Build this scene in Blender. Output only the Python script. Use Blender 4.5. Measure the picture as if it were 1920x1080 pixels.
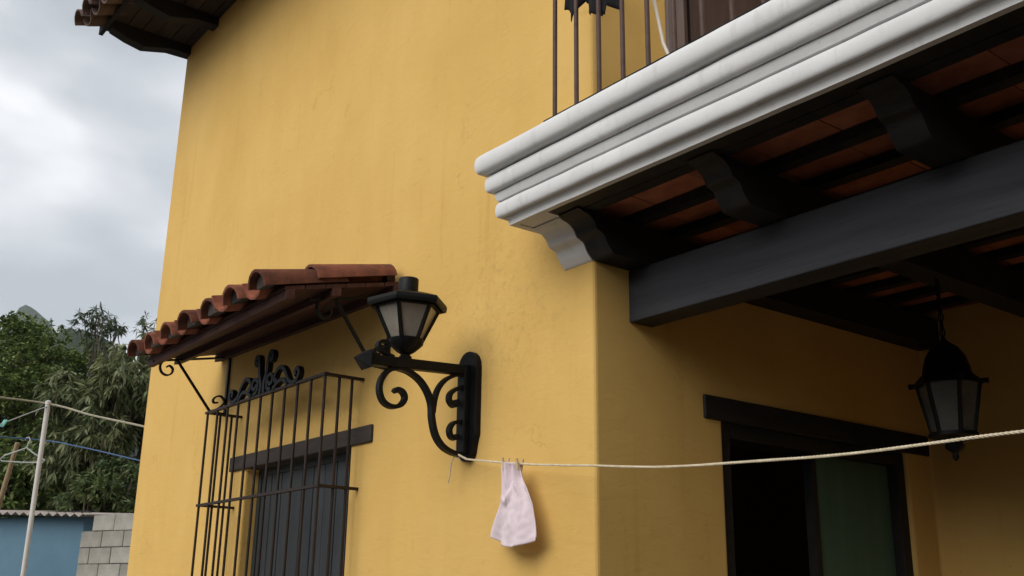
import bpy, bmesh, math, random
from mathutils import Vector, Matrix
random.seed(7)
for o in list(bpy.data.objects): bpy.data.objects.remove(o)
SC = bpy.context.scene
COL = SC.collection
rad = math.radians

# ------------------------------------------------------------------ camera
cam_d = bpy.data.cameras.new('camera'); cam = bpy.data.objects.new('camera', cam_d); COL.objects.link(cam)
RT = Vector((0.61562667, 0.78791956, 0.01365932)); UP = Vector((0.2225296, -0.19044512, 0.95614394)); FW = Vector((-0.75596586, 0.58558811, 0.29257852))
CAM = Vector((3.08847932, -2.82486074, 1.4))
cam.matrix_world = Matrix(((RT.x, UP.x, -FW.x, CAM.x), (RT.y, UP.y, -FW.y, CAM.y), (RT.z, UP.z, -FW.z, CAM.z), (0, 0, 0, 1)))
cam_d.sensor_width = 36; cam_d.lens = 1960.13 / 1920 * 36
cam_d.clip_start = 0.05; cam_d.clip_end = 9000
SC.camera = cam

# ------------------------------------------------------------------ sky and sun (overcast)
SUN_EL, SUN_AZ = 37, 173          # compass azimuth of the sun seen from above: x = sin, y = cos
W = bpy.data.worlds.new('World'); SC.world = W; W.use_nodes = True
nt = W.node_tree; nt.nodes.clear()
def N(t, typ, **kw):
    n = t.nodes.new(typ)
    for k, v in kw.items(): setattr(n, k, v)
    return n
out = N(nt, 'ShaderNodeOutputWorld')
sky = N(nt, 'ShaderNodeTexSky', sky_type='NISHITA', sun_disc=False, sun_elevation=rad(SUN_EL), sun_rotation=rad(SUN_AZ))
bg1 = N(nt, 'ShaderNodeBackground'); bg1.inputs['Strength'].default_value = 0.07
nt.links.new(sky.outputs[0], bg1.inputs[0])
tc = N(nt, 'ShaderNodeTexCoord'); mp = N(nt, 'ShaderNodeMapping'); mp.inputs['Scale'].default_value = (1.0, 1.0, 2.1)
mp.inputs['Location'].default_value = (0.37, 0.12, 0.55)
nt.links.new(tc.outputs['Generated'], mp.inputs[0])
n1 = N(nt, 'ShaderNodeTexNoise'); n1.inputs['Scale'].default_value = 4.6; n1.inputs['Detail'].default_value = 4.0; n1.inputs['Roughness'].default_value = 0.42; n1.inputs['Distortion'].default_value = 0.25
nt.links.new(mp.outputs[0], n1.inputs['Vector'])
cr = N(nt, 'ShaderNodeValToRGB')
e = cr.color_ramp.elements; e[0].position = 0.36; e[0].color = (0.48, 0.51, 0.54, 1); e[1].position = 0.66; e[1].color = (0.97, 0.97, 0.98, 1)
m = cr.color_ramp.elements.new(0.46); m.color = (0.585, 0.61, 0.64, 1)
m = cr.color_ramp.elements.new(0.55); m.color = (0.72, 0.735, 0.76, 1)
nt.links.new(n1.outputs['Fac'], cr.inputs[0])
bg2 = N(nt, 'ShaderNodeBackground'); bg2.inputs['Strength'].default_value = 0.66
nt.links.new(cr.outputs[0], bg2.inputs[0])
mx = N(nt, 'ShaderNodeMixShader'); mx.inputs[0].default_value = 0.88
nt.links.new(bg1.outputs[0], mx.inputs[1]); nt.links.new(bg2.outputs[0], mx.inputs[2]); nt.links.new(mx.outputs[0], out.inputs[0])

sun_d = bpy.data.lights.new('sun', 'SUN'); sun = bpy.data.objects.new('sun', sun_d); COL.objects.link(sun)
sun_d.energy = 1.5; sun_d.angle = rad(48); sun_d.color = (1.0, 0.95, 0.88)
sdir = Vector((math.sin(rad(SUN_AZ)) * math.cos(rad(SUN_EL)), math.cos(rad(SUN_AZ)) * math.cos(rad(SUN_EL)), math.sin(rad(SUN_EL))))
sun.rotation_euler = sdir.to_track_quat('Z', 'Y').to_euler()
VS = SC.view_settings; VS.view_transform = 'Standard'; VS.look = 'None'; VS.exposure = 0.89; VS.gamma = 1.0; VS.use_curve_mapping = False

# ------------------------------------------------------------------ helpers
def tag(o, label=None, cat=None, group=None, kind=None):
    if label: o['label'] = label
    if cat: o['category'] = cat
    if group: o['group'] = group
    if kind: o['kind'] = kind
    return o
def empty(name, loc=(0, 0, 0)):
    o = bpy.data.objects.new(name, None); COL.objects.link(o); o.location = loc; o.empty_display_size = 0.1
    return o
def link_mesh(name, me, mat, parent=None, loc=None):
    o = bpy.data.objects.new(name, me); COL.objects.link(o)
    if mat and not me.materials: me.materials.append(mat)
    if parent:
        o.parent = parent
        if loc is None:
            p = parent; off = Vector((0, 0, 0))
            while p: off += p.location; p = p.parent
            o.location = -off
    if loc is not None: o.location = loc
    return o
class MB:
    def __init__(s): s.v = []; s.f = []
    def add(s, vs, fs):
        b = len(s.v); s.v += [tuple(a) for a in vs]; s.f += [tuple(i + b for i in f) for f in fs]; return s
    def box(s, x0, x1, y0, y1, z0, z1):
        return s.add([(x0,y0,z0),(x1,y0,z0),(x1,y1,z0),(x0,y1,z0),(x0,y0,z1),(x1,y0,z1),(x1,y1,z1),(x0,y1,z1)],
                     [(0,3,2,1),(4,5,6,7),(0,1,5,4),(1,2,6,5),(2,3,7,6),(3,0,4,7)])
    def tube(s, pts, r, n=8, r1=None, flat=None):
        """tube along pts; r may be a list; flat=(normal,half_width) makes a flat strap"""
        pts = [Vector(p) for p in pts]; k = len(pts)
        rs = r if isinstance(r, (list, tuple)) else [r + ((r1 if r1 is not None else r) - r) * i / max(1, k - 1) for i in range(k)]
        vs = []; prev = None
        for i, p in enumerate(pts):
            d = (pts[min(i + 1, k - 1)] - pts[max(i - 1, 0)]).normalized()
            if prev is None:
                a = Vector((0, 0, 1)) if abs(d.z) < 0.9 else Vector((1, 0, 0)); u = d.cross(a).normalized()
            else:
                u = (prev - d * prev.dot(d))
                u = u.normalized() if u.length > 1e-6 else d.cross(Vector((0, 0, 1))).normalized()
            prev = u
            w = d.cross(u)
            if flat:
                nn = Vector(flat[0]); ww = d.cross(nn).normalized(); h = flat[1]; t = rs[i]
                vs += [p + nn * h + ww * t, p - nn * h + ww * t, p - nn * h - ww * t, p + nn * h - ww * t]
            else:
                vs += [p + (u * math.cos(2 * math.pi * j / n) + w * math.sin(2 * math.pi * j / n)) * rs[i] for j in range(n)]
        if flat: n = 4
        fs = [(i * n + j, i * n + (j + 1) % n, (i + 1) * n + (j + 1) % n, (i + 1) * n + j) for i in range(k - 1) for j in range(n)]
        fs += [tuple(range(n))[::-1], tuple((k - 1) * n + j for j in range(n))]
        return s.add(vs, fs)
    def lathe(s, prof, c=(0, 0), n=16, rot=0.0):
        """prof list of (r,z)"""
        vs = [(c[0] + r * math.cos(rot + 2 * math.pi * j / n), c[1] + r * math.sin(rot + 2 * math.pi * j / n), z) for r, z in prof for j in range(n)]
        k = len(prof)
        fs = [(i * n + j, i * n + (j + 1) % n, (i + 1) * n + (j + 1) % n, (i + 1) * n + j) for i in range(k - 1) for j in range(n)]
        fs += [tuple(range(n))[::-1], tuple((k - 1) * n + j for j in range(n))]
        return s.add(vs, fs)
    def prism_x(s, yz, x0, x1):
        n = len(yz)
        vs = [(x0, y, z) for y, z in yz] + [(x1, y, z) for y, z in yz]
        fs = [tuple(range(n)), tuple(range(2 * n - 1, n - 1, -1))] + [(i, i + n, (i + 1) % n + n, (i + 1) % n) for i in range(n)]
        return s.add(vs, fs)
    def mesh(s, name):
        me = bpy.data.meshes.new(name); me.from_pydata(s.v, [], s.f); me.update()
        bm = bmesh.new(); bm.from_mesh(me); bmesh.ops.recalc_face_normals(bm, faces=bm.faces); bm.to_mesh(me); bm.free()
        return me
    def build(s, name, mat, parent=None, smooth=False, bevel=0.0, seg=2, loc=None):
        me = s.mesh(name); me.materials.append(mat)
        if smooth: smooth_by_angle(me)
        o = link_mesh(name, me, mat, parent, loc)
        if bevel: add_bevel(o, bevel, seg)
        return o
def smooth_by_angle(me, ang=50):
    bm = bmesh.new(); bm.from_mesh(me)
    for f in bm.faces: f.smooth = True
    for ed in bm.edges:
        if len(ed.link_faces) == 2 and ed.calc_face_angle(0) > rad(ang): ed.smooth = False
    bm.to_mesh(me); bm.free()
def add_bevel(o, w, seg=2):
    b = o.modifiers.new('bevel', 'BEVEL'); b.width = w; b.segments = seg; b.limit_method = 'ANGLE'; b.angle_limit = rad(35)
def spline(pts, sub=6):
    """Catmull-Rom through points (2d or 3d)"""
    P = [Vector(p) for p in pts]; P = [P[0] * 2 - P[1]] + P + [P[-1] * 2 - P[-2]]; o = []
    for i in range(1, len(P) - 2):
        a, b, c, d = P[i - 1:i + 3]
        for k in range(sub):
            t = k / sub
            o.append(0.5 * ((2 * b) + (c - a) * t + (2 * a - 5 * b + 4 * c - d) * t * t + (3 * b - a - 3 * c + d) * t ** 3))
    o.append(P[-2]); return o
def voxel(xs, ys, zs, fill):
    """solid made of grid cells; only outside faces, shared vertices"""
    nx, ny, nz = len(xs) - 1, len(ys) - 1, len(zs) - 1
    F = {(i, j, k) for i in range(nx) for j in range(ny) for k in range(nz) if fill((xs[i] + xs[i+1]) / 2, (ys[j] + ys[j+1]) / 2, (zs[k] + zs[k+1]) / 2)}
    idx = {}; V = []; fs = []
    def vi(i, j, k):
        if (i, j, k) not in idx: idx[(i, j, k)] = len(V); V.append((xs[i], ys[j], zs[k]))
        return idx[(i, j, k)]
    D = [((-1,0,0), [(0,0,0),(0,0,1),(0,1,1),(0,1,0)]), ((1,0,0), [(1,0,0),(1,1,0),(1,1,1),(1,0,1)]), ((0,-1,0), [(0,0,0),(1,0,0),(1,0,1),(0,0,1)]),
         ((0,1,0), [(0,1,0),(0,1,1),(1,1,1),(1,1,0)]), ((0,0,-1), [(0,0,0),(0,1,0),(1,1,0),(1,0,0)]), ((0,0,1), [(0,0,1),(1,0,1),(1,1,1),(0,1,1)])]
    for c in F:
        for d, q in D:
            if (c[0]+d[0], c[1]+d[1], c[2]+d[2]) not in F: fs.append(tuple(vi(c[0]+a, c[1]+b, c[2]+e_) for a, b, e_ in q))
    m = MB(); m.add(V, fs); return m

# ------------------------------------------------------------------ materials
def base_mat(name, col, rough=0.7, spec=0.3, metal=0.0):
    m = bpy.data.materials.new(name); m.use_nodes = True; t = m.node_tree; b = t.nodes['Principled BSDF']
    b.inputs['Base Color'].default_value = (*col, 1); b.inputs['Roughness'].default_value = rough; b.inputs['Metallic'].default_value = metal
    b.inputs['Specular IOR Level'].default_value = spec
    return m, t, b
def ramp(t, stops):
    r = N(t, 'ShaderNodeValToRGB'); el = r.color_ramp.elements
    el[0].position, el[0].color = stops[0][0], (*stops[0][1], 1); el[1].position, el[1].color = stops[-1][0], (*stops[-1][1], 1)
    for p, c in stops[1:-1]: x = el.new(p); x.color = (*c, 1)
    return r
def noise(t, scale, detail=4, rough=0.55, vec=None, dist=0.0):
    n = N(t, 'ShaderNodeTexNoise'); n.inputs['Scale'].default_value = scale; n.inputs['Detail'].default_value = detail; n.inputs['Roughness'].default_value = rough; n.inputs['Distortion'].default_value = dist
    if vec: t.links.new(vec, n.inputs['Vector'])
    return n
def coords(t, scale=(1, 1, 1), out='Object'):
    tc = N(t, 'ShaderNodeTexCoord'); mp = N(t, 'ShaderNodeMapping'); mp.inputs['Scale'].default_value = scale
    t.links.new(tc.outputs[out], mp.inputs[0]); return mp.outputs[0]
def mixc(t, fac, a, b, mode='MIX'):
    n = N(t, 'ShaderNodeMix', data_type='RGBA', blend_type=mode)
    for sock, v in ((n.inputs[0], fac), (n.inputs[6], a), (n.inputs[7], b)):
        if hasattr(v, 'is_linked') or hasattr(v, 'links'): t.links.new(v, sock)
        elif isinstance(v, (int, float)): sock.default_value = v
        else: sock.default_value = (*v, 1)
    return n.outputs[2]
def bump(t, b, h, strength=0.3, dist=0.02, prev=None):
    n = N(t, 'ShaderNodeBump'); n.inputs['Strength'].default_value = strength; n.inputs['Distance'].default_value = dist
    t.links.new(h, n.inputs['Height'])
    if prev: t.links.new(prev, n.inputs['Normal'])
    t.links.new(n.outputs[0], b.inputs['Normal']); return n.outputs[0]
def varied(name, c1, c2, scale=6, rough=0.7, stretch=(1, 1, 1), bstr=0.25, bscale=None, bdist=0.01, spec=0.3, isl=0.0, metal=0.0, objrand=0.0):
    m, t, b = base_mat(name, c1, rough, spec, metal)
    v = coords(t, stretch); n = noise(t, scale, 6, 0.6, v)
    r = ramp(t, [(0.32, c1), (0.68, c2)]); t.links.new(n.outputs['Fac'], r.inputs[0]); c = r.outputs[0]
    if isl or objrand:
        if isl: g = N(t, 'ShaderNodeNewGeometry').outputs['Random Per Island']; k = isl
        else: g = N(t, 'ShaderNodeObjectInfo').outputs['Random']; k = objrand
        rr = ramp(t, [(0, (1 - k,) * 3), (1, (1 + k,) * 3)]); t.links.new(g, rr.inputs[0])
        c = mixc(t, 1.0, c, rr.outputs[0], 'MULTIPLY')
    t.links.new(c, b.inputs['Base Color'])
    nb = noise(t, bscale or scale * 4, 8, 0.65, v); bump(t, b, nb.outputs['Fac'], bstr, bdist)
    return m

def plaster_mat():
    m, t, b = base_mat('yellow_plaster', (0.64, 0.42, 0.13), 0.88, 0.15)
    v = coords(t)
    big = noise(t, 0.9, 5, 0.6, v, 0.4); r = ramp(t, [(0.28, (0.605, 0.382, 0.112)), (0.5, (0.655, 0.422, 0.130)), (0.74, (0.685, 0.455, 0.152))]); t.links.new(big.outputs['Fac'], r.inputs[0])
    st = noise(t, 5.0, 5, 0.6, coords(t, (1.0, 1.0, 0.3))); rs = ramp(t, [(0.35, (0.9, 0.885, 0.86)), (0.62, (1, 1, 1))]); t.links.new(st.outputs['Fac'], rs.inputs[0])
    c = mixc(t, 0.35, r.outputs[0], rs.outputs[0], 'MULTIPLY')
    sp = noise(t, 9.0, 8, 0.7, v, 0.6); rp = ramp(t, [(0.60, (1, 1, 1)), (0.74, (0.80, 0.77, 0.70))]); t.links.new(sp.outputs['Fac'], rp.inputs[0])
    c = mixc(t, 0.6, c, rp.outputs[0], 'MULTIPLY')
    t.links.new(c, b.inputs['Base Color'])
    wv = noise(t, 3.0, 4, 0.6, v); wa = N(t, 'ShaderNodeVectorMath', operation='MULTIPLY_ADD'); t.links.new(wv.outputs['Color'], wa.inputs[0]); wa.inputs[1].default_value = (0.5, 0.5, 0.5); t.links.new(v, wa.inputs[2])
    vo = N(t, 'ShaderNodeTexVoronoi', feature='DISTANCE_TO_EDGE'); vo.inputs['Scale'].default_value = 1.1; t.links.new(wa.outputs[0], vo.inputs['Vector'])
    vr = ramp(t, [(0.0, (1, 1, 1)), (0.006, (0, 0, 0))]); t.links.new(vo.outputs['Distance'], vr.inputs[0])
    gm = noise(t, 1.3, 2, 0.5, coords(t, (1.3, 1, 0.8))); gr_ = ramp(t, [(0.56, (0, 0, 0)), (0.68, (0.45, 0.45, 0.45))]); t.links.new(gm.outputs['Fac'], gr_.inputs[0])
    ck = mixc(t, 1.0, vr.outputs[0], gr_.outputs[0], 'MULTIPLY'); c = mixc(t, ck, c, (0.36, 0.22, 0.075))
    pn_ = noise(t, 42, 2, 0.5, v); pr = ramp(t, [(0.735, (0, 0, 0)), (0.76, (0.5, 0.5, 0.5))]); t.links.new(pn_.outputs['Fac'], pr.inputs[0]); c = mixc(t, pr.outputs[0], c, (0.30, 0.19, 0.07))
    dp = noise(t, 3.4, 5, 0.65, coords(t, (2.2, 2.2, 0.16)), 0.2); dpr = ramp(t, [(0.58, (1, 1, 1)), (0.78, (0.86, 0.83, 0.78))]); t.links.new(dp.outputs['Fac'], dpr.inputs[0]); c = mixc(t, 0.8, c, dpr.outputs[0], 'MULTIPLY')
    gpos = N(t, 'ShaderNodeNewGeometry').outputs['Position']      # old damp mildew speckle below the balcony end
    dn = N(t, 'ShaderNodeVectorMath', operation='DISTANCE'); t.links.new(gpos, dn.inputs[0]); dn.inputs[1].default_value = (-0.62, 0.0, 2.72)
    dr = ramp(t, [(0.15, (1, 1, 1)), (0.62, (0, 0, 0))]); t.links.new(dn.outputs['Value'], dr.inputs[0])
    mo = noise(t, 22.0, 6, 0.75, v, 0.5); mr = ramp(t, [(0.50, (0, 0, 0)), (0.66, (1, 1, 1))]); t.links.new(mo.outputs['Fac'], mr.inputs[0])
    mk = mixc(t, 1.0, dr.outputs[0], mr.outputs[0], 'MULTIPLY'); ms = N(t, 'ShaderNodeMath', operation='MULTIPLY'); t.links.new(mk, ms.inputs[0]); ms.inputs[1].default_value = 0.35
    c2 = mixc(t, ms.outputs[0], c, (0.30, 0.21, 0.08)); t.links.new(c2, b.inputs['Base Color'])
    tr = noise(t, 7.0, 6, 0.6, coords(t, (1, 1, 2.4)), 0.8); nn = bump(t, b, tr.outputs['Fac'], 0.13, 0.02)
    fi = noise(t, 120, 4, 0.7, v); bump(t, b, fi.outputs['Fac'], 0.18, 0.003, nn)
    return m
M_PLASTER = plaster_mat()
def white_mat():
    m, t, b = base_mat('white_cornice_paint', (0.64, 0.65, 0.66), 0.78, 0.2)
    v = coords(t); n = noise(t, 2.5, 6, 0.6, v); r = ramp(t, [(0.3, (0.58, 0.585, 0.59)), (0.7, (0.68, 0.685, 0.685))]); t.links.new(n.outputs['Fac'], r.inputs[0])
    st = noise(t, 16, 6, 0.7, coords(t, (1, 1, 0.25)), 0.3); rs = ramp(t, [(0.56, (1, 1, 1)), (0.80, (0.74, 0.72, 0.68))]); t.links.new(st.outputs['Fac'], rs.inputs[0])
    sp = noise(t, 70, 4, 0.7, v); rp_ = ramp(t, [(0.64, (1, 1, 1)), (0.74, (0.62, 0.60, 0.56))]); t.links.new(sp.outputs['Fac'], rp_.inputs[0])
    c = mixc(t, 0.75, r.outputs[0], rs.outputs[0], 'MULTIPLY'); c = mixc(t, 0.6, c, rp_.outputs[0], 'MULTIPLY'); t.links.new(c, b.inputs['Base Color'])
    w1 = noise(t, 4, 4, 0.6, v); nn = bump(t, b, w1.outputs['Fac'], 0.25, 0.02); fi = noise(t, 90, 4, 0.7, v); bump(t, b, fi.outputs['Fac'], 0.2, 0.003, nn)
    return m
M_WHITE = white_mat()
M_BEAM = varied('grey_black_beam_paint', (0.018, 0.0195, 0.024), (0.039, 0.041, 0.049), 4, 0.6, (0.35, 4, 4), 0.6, 12, 0.010)
M_WOOD = varied('dark_stained_wood', (0.009, 0.008, 0.008), (0.020, 0.017, 0.016), 5, 0.65, (3, 0.5, 3), 0.4, 18, 0.006)
M_LINTEL = varied('dark_lintel_wood', (0.022, 0.017, 0.014), (0.050, 0.038, 0.031), 4, 0.7, (0.5, 4, 4), 0.5, 16, 0.008)
M_SHUTTER = varied('dark_slate_shutter_paint', (0.022, 0.026, 0.029), (0.036, 0.042, 0.046), 4, 0.6, (5, 5, 0.5), 0.35, 12, 0.005, objrand=0.18)
M_IRON = varied('black_wrought_iron', (0.0028, 0.003, 0.0034), (0.007, 0.007, 0.0075), 14, 0.5, (1, 1, 1), 0.4, 60, 0.003, 0.16)
M_RUSTIRON = varied('brown_painted_iron', (0.012, 0.007, 0.005), (0.026, 0.014, 0.010), 18, 0.6, (1, 1, 1), 0.3, 60, 0.003)
M_RAIL = varied('brown_balcony_iron', (0.055, 0.030, 0.024), (0.10, 0.056, 0.044), 18, 0.6, (1, 1, 1), 0.3, 60, 0.003)
M_TILE = varied('red_clay_tile', (0.080, 0.034, 0.024), (0.235, 0.080, 0.048), 9, 0.85, (1, 1, 1), 0.6, 45, 0.008, 0.2, objrand=0.38)
M_OLDTILE = varied('weathered_clay_tile', (0.055, 0.036, 0.032), (0.17, 0.12, 0.105), 6, 0.88, (1, 1, 1), 0.5, 40, 0.008, 0.2, objrand=0.3)
M_BRICK = varied('orange_ceiling_brick', (0.30, 0.098, 0.050), (0.45, 0.165, 0.088), 9, 0.85, (1, 1, 1), 0.4, 50, 0.005, 0.2, objrand=0.22)
M_SLAB = varied('grey_concrete', (0.22, 0.21, 0.20), (0.32, 0.31, 0.29), 2, 0.9, (1, 1, 1), 0.4, 30, 0.01)
M_APRON = varied('pale_bounce_concrete', (0.40, 0.38, 0.34), (0.50, 0.48, 0.44), 2, 0.9, (1, 1, 1), 0.3, 25, 0.008)
M_FLOOR = varied('terracotta_floor', (0.05, 0.030, 0.023), (0.075, 0.046, 0.035), 3, 0.7, (1, 1, 1), 0.2, 20, 0.004)
M_ROOM = varied('dim_room_paint', (0.10, 0.10, 0.09), (0.13, 0.12, 0.11), 2, 0.9)
M_GREEN = varied('dark_green_door_paint', (0.052, 0.108, 0.072), (0.070, 0.13, 0.088), 3, 0.55, (4, 4, 0.5), 0.2, 14, 0.004)
M_DOORFRAME = varied('grey_brown_balcony_door', (0.16, 0.125, 0.12), (0.22, 0.17, 0.16), 4, 0.7, (4, 4, 0.5), 0.3, 14, 0.005)
M_DOORLEAF = varied('brown_balcony_door_board', (0.055, 0.034, 0.030), (0.09, 0.058, 0.050), 4, 0.6, (4, 4, 0.5), 0.3, 14, 0.005)
M_SOFFIT = varied('red_brown_soffit_wood', (0.035, 0.013, 0.010), (0.075, 0.028, 0.020), 5, 0.75, (0.5, 5, 5), 0.5, 16, 0.006)
M_PLUG = varied('dirty_shaded_mortar', (0.022, 0.018, 0.016), (0.085, 0.072, 0.064), 12, 0.95, objrand=0.5)  # dirty mortar, coloured darker to carry the shade inside the tile mouths
M_ROPE = varied('cream_rope', (0.55, 0.47, 0.32), (0.72, 0.64, 0.48), 30, 0.9, (1, 1, 1), 0.8, 160, 0.004)
M_OLDROPE = varied('grey_cream_rope', (0.26, 0.24, 0.18), (0.38, 0.35, 0.27), 30, 0.9)
M_PINK = varied('pale_pink_cloth', (0.66, 0.55, 0.60), (0.74, 0.64, 0.68), 4, 0.9, (1, 1, 1), 0.3, 90, 0.003)
M_BLACKCLOTH = varied('black_cloth', (0.006, 0.006, 0.008), (0.013, 0.013, 0.016), 8, 0.95, (1, 1, 1), 0.3, 90, 0.003)
M_PEG = varied('wooden_peg', (0.50, 0.36, 0.20), (0.62, 0.47, 0.28), 20, 0.8)
M_POLE = varied('grey_white_pole_paint', (0.52, 0.51, 0.49), (0.68, 0.67, 0.65), 5, 0.6, (1, 1, 0.4), 0.2, 30, 0.003)
M_STICK = varied('dry_bamboo_wood', (0.22, 0.16, 0.09), (0.34, 0.26, 0.16), 8, 0.8, (2, 2, 0.5))
M_BLUE = varied('grey_blue_shed_paint', (0.085, 0.165, 0.235), (0.110, 0.20, 0.27), 1.2, 0.85, (1, 1, 1), 0.3, 18, 0.01)
M_SHEET = varied('weathered_roof_sheet', (0.30, 0.25, 0.22), (0.48, 0.42, 0.38), 3, 0.7, (1, 1, 1), 0.2, 30, 0.004)
M_BLOCK = varied('grey_concrete_block', (0.21, 0.205, 0.18), (0.33, 0.32, 0.285), 5, 0.95, (1, 1, 1), 0.6, 60, 0.01, 0.2, objrand=0.13)
M_MORTAR = varied('dark_mortar', (0.14, 0.136, 0.12), (0.19, 0.185, 0.165), 10, 0.95)
M_BARK = varied('brown_bark', (0.06, 0.045, 0.032), (0.12, 0.092, 0.068), 8, 0.95, (1, 1, 0.3), 0.8, 20, 0.03)
M_BLUELINE = base_mat('blue_line', (0.07, 0.13, 0.26), 0.6)[0]
M_TURQ = base_mat('turquoise_plastic', (0.25, 0.68, 0.62), 0.4)[0]
M_HANGER = base_mat('white_hanger_wire', (0.40, 0.42, 0.42), 0.4)[0]
M_CORD = base_mat('white_cord', (0.62, 0.56, 0.48), 0.8)[0]
def glass_mat(name, col, trans=0.35):
    m, t, b = base_mat(name, col, 0.24, 0.5)
    b.inputs['Transmission Weight'].default_value = trans
    n = noise(t, 14, 5, 0.6, coords(t)); r = ramp(t, [(0.3, tuple(c * 0.7 for c in col)), (0.7, col)]); t.links.new(n.outputs['Fac'], r.inputs[0]); t.links.new(r.outputs[0], b.inputs['Base Color'])
    return m
M_FROST = glass_mat('frosted_lamp_glass', (0.46, 0.42, 0.36), 0.45)
M_FROST2 = glass_mat('grey_lamp_glass', (0.17, 0.175, 0.16), 0.45)
M_BULB = base_mat('white_bulb_glass', (0.75, 0.74, 0.70), 0.3)[0]
def leaf_mat(name, c1, c2, c3):
    m, t, b = base_mat(name, c1, 0.5, 0.35)
    g = N(t, 'ShaderNodeNewGeometry').outputs['Random Per Island']
    r = ramp(t, [(0.0, c1), (0.6, c2), (1.0, c3)]); t.links.new(g, r.inputs[0])
    n = noise(t, 0.8, 3, 0.5, coords(t)); rn = ramp(t, [(0.35, (0.75, 0.8, 0.75)), (0.65, (1.15, 1.1, 1.0))]); t.links.new(n.outputs['Fac'], rn.inputs[0])
    c = mixc(t, 1.0, r.outputs[0], rn.outputs[0], 'MULTIPLY'); t.links.new(c, b.inputs['Base Color'])
    tr = N(t, 'ShaderNodeBsdfTranslucent'); t.links.new(c, tr.inputs[0]); mx = N(t, 'ShaderNodeMixShader'); mx.inputs[0].default_value = 0.22
    t.links.new(b.outputs[0], mx.inputs[1]); t.links.new(tr.outputs[0], mx.inputs[2]); t.links.new(mx.outputs[0], t.nodes['Material Output'].inputs[0])
    return m
M_LEAF_DARK = leaf_mat('dense_tree_leaf', (0.070, 0.115, 0.034), (0.125, 0.185, 0.052), (0.23, 0.27, 0.08))
M_LEAF_MANGO = leaf_mat('mango_leaf', (0.065, 0.090, 0.036), (0.130, 0.155, 0.065), (0.28, 0.28, 0.16))
M_LEAF_TALL = leaf_mat('slender_leaf', (0.05, 0.08, 0.045), (0.075, 0.11, 0.06), (0.12, 0.15, 0.09))
M_LEAF_BUSH = leaf_mat('bush_leaf', (0.06, 0.09, 0.035), (0.095, 0.14, 0.05), (0.16, 0.20, 0.085))
M_GROUND = varied('dry_earth_yard', (0.06, 0.048, 0.036), (0.095, 0.078, 0.058), 0.6, 0.95, (1, 1, 1), 0.5, 12, 0.03)
M_HILL = varied('forested_hill', (0.030, 0.048, 0.026), (0.060, 0.080, 0.045), 0.02, 0.95, (1, 1, 1), 0.8, 0.08, 6.0)

# ------------------------------------------------------------------ ground
g = MB(); g.add([(-3000, -3000, 0), (3000, -3000, 0), (3000, 3000, 0), (-3000, 3000, 0)], [(0, 1, 2, 3)])
tag(g.build('ground', M_GROUND), kind='structure')
ap = MB().box(-5.9, -0.32, -2.4, 0.0, -0.1, 0.06)  # unseen pale slab, added to bounce light up under the awning
tag(ap.build('bounce_path', M_APRON, bevel=0.01), kind='structure')
pf = MB().box(-0.3, 4.9, -0.45, 2.5, -0.1, 0.13)
tag(pf.build('porch_floor', M_FLOOR, bevel=0.01), kind='structure')

# ------------------------------------------------------------------ house
house = empty('house', (-2.7, 2.5, 0))
tag(house, 'ochre yellow plastered two storey house with white balcony cornice over dark porch', 'house')
XL, ZR = -5.41, 6.2
WX0, WX1, WZ0, WZ1 = -3.344, -1.985, 0.95, 2.236        # window opening
DY0, DY1, DZ = 0.77, 2.215, 2.215                        # door opening
UY0, UY1, UZ0, UZ1 = 0.50, 1.75, 3.25, 5.4               # balcony door
xs = [XL, -5.19, WX0, WX1, -0.22, 0.0, 4.6, 4.82]
ys = [0.0, 0.22, UY0, DY0, UY1, DY1, 2.45, 2.67, 4.9, 5.12]
zs = [0.0, WZ0, DZ, WZ1, 3.0, UZ0, UZ1, ZR]
def fill(x, y, z):
    if y > 2.67 and x > 0: return False
    if x < 0:
        if y < 0.22: return not (WX0 < x < WX1 and WZ0 < z < WZ1)
        if x > -0.22:
            if DY0 < y < DY1 and z < DZ: return False
            if UY0 < y < UY1 and UZ0 < z < UZ1: return False
            return True
        return x < -5.19 or y > 4.9
    if 2.45 < y < 2.67: return True
    return x > 4.6 and 0.22 < y < 2.45 and z < 3.0  # unseen end wall of the porch, added to darken it
wl = voxel(xs, ys, zs, fill).build('wall', M_PLASTER, house, bevel=0.018, seg=3)
MB().box(-5.18, -0.225, 0.225, 4.895, 2.98, 3.18).build('upper_floor', M_ROOM, house)
MB().box(-5.15, -0.25, 0.25, 4.85, 0.0, 0.10).build('room_floor', M_FLOOR, house)

# window: lintel, shutter boards, frame
win = empty('window', (0, 0, 0)); win.parent = house; win.location = Vector((-2.66, 0.1, 0)) - house.location
def sub(mb, name, mat, parent, **kw): return mb.build(name, mat, parent, **kw)
sub(MB().box(-3.575, -1.745, -0.018, 0.20, 2.234, 2.328), 'lintel', M_LINTEL, win, bevel=0.007)
nb = 9; bw = (WX1 - WX0 - 0.08) / nb
for i in range(nb):
    x0 = WX0 + 0.04 + i * bw
    sub(MB().box(x0 + 0.004, x0 + bw - 0.004, 0.102 + (i % 3) * 0.0015, 0.135, WZ0 + 0.04, WZ1 - 0.03), 'shutter_board', M_SHUTTER, win, bevel=0.004)
sub(MB().box(WX0 - 0.0, WX0 + 0.042, 0.092, 0.16, WZ0, WZ1 - 0.001).box(WX1 - 0.042, WX1, 0.092, 0.16, WZ0, WZ1 - 0.001).box(WX0 + 0.042, WX1 - 0.042, 0.092, 0.16, WZ1 - 0.045, WZ1 - 0.001).box(WX0 + 0.042, WX1 - 0.042, 0.092, 0.16, WZ0, WZ0 + 0.045), 'window_frame', M_SHUTTER, win, bevel=0.004)
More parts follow.
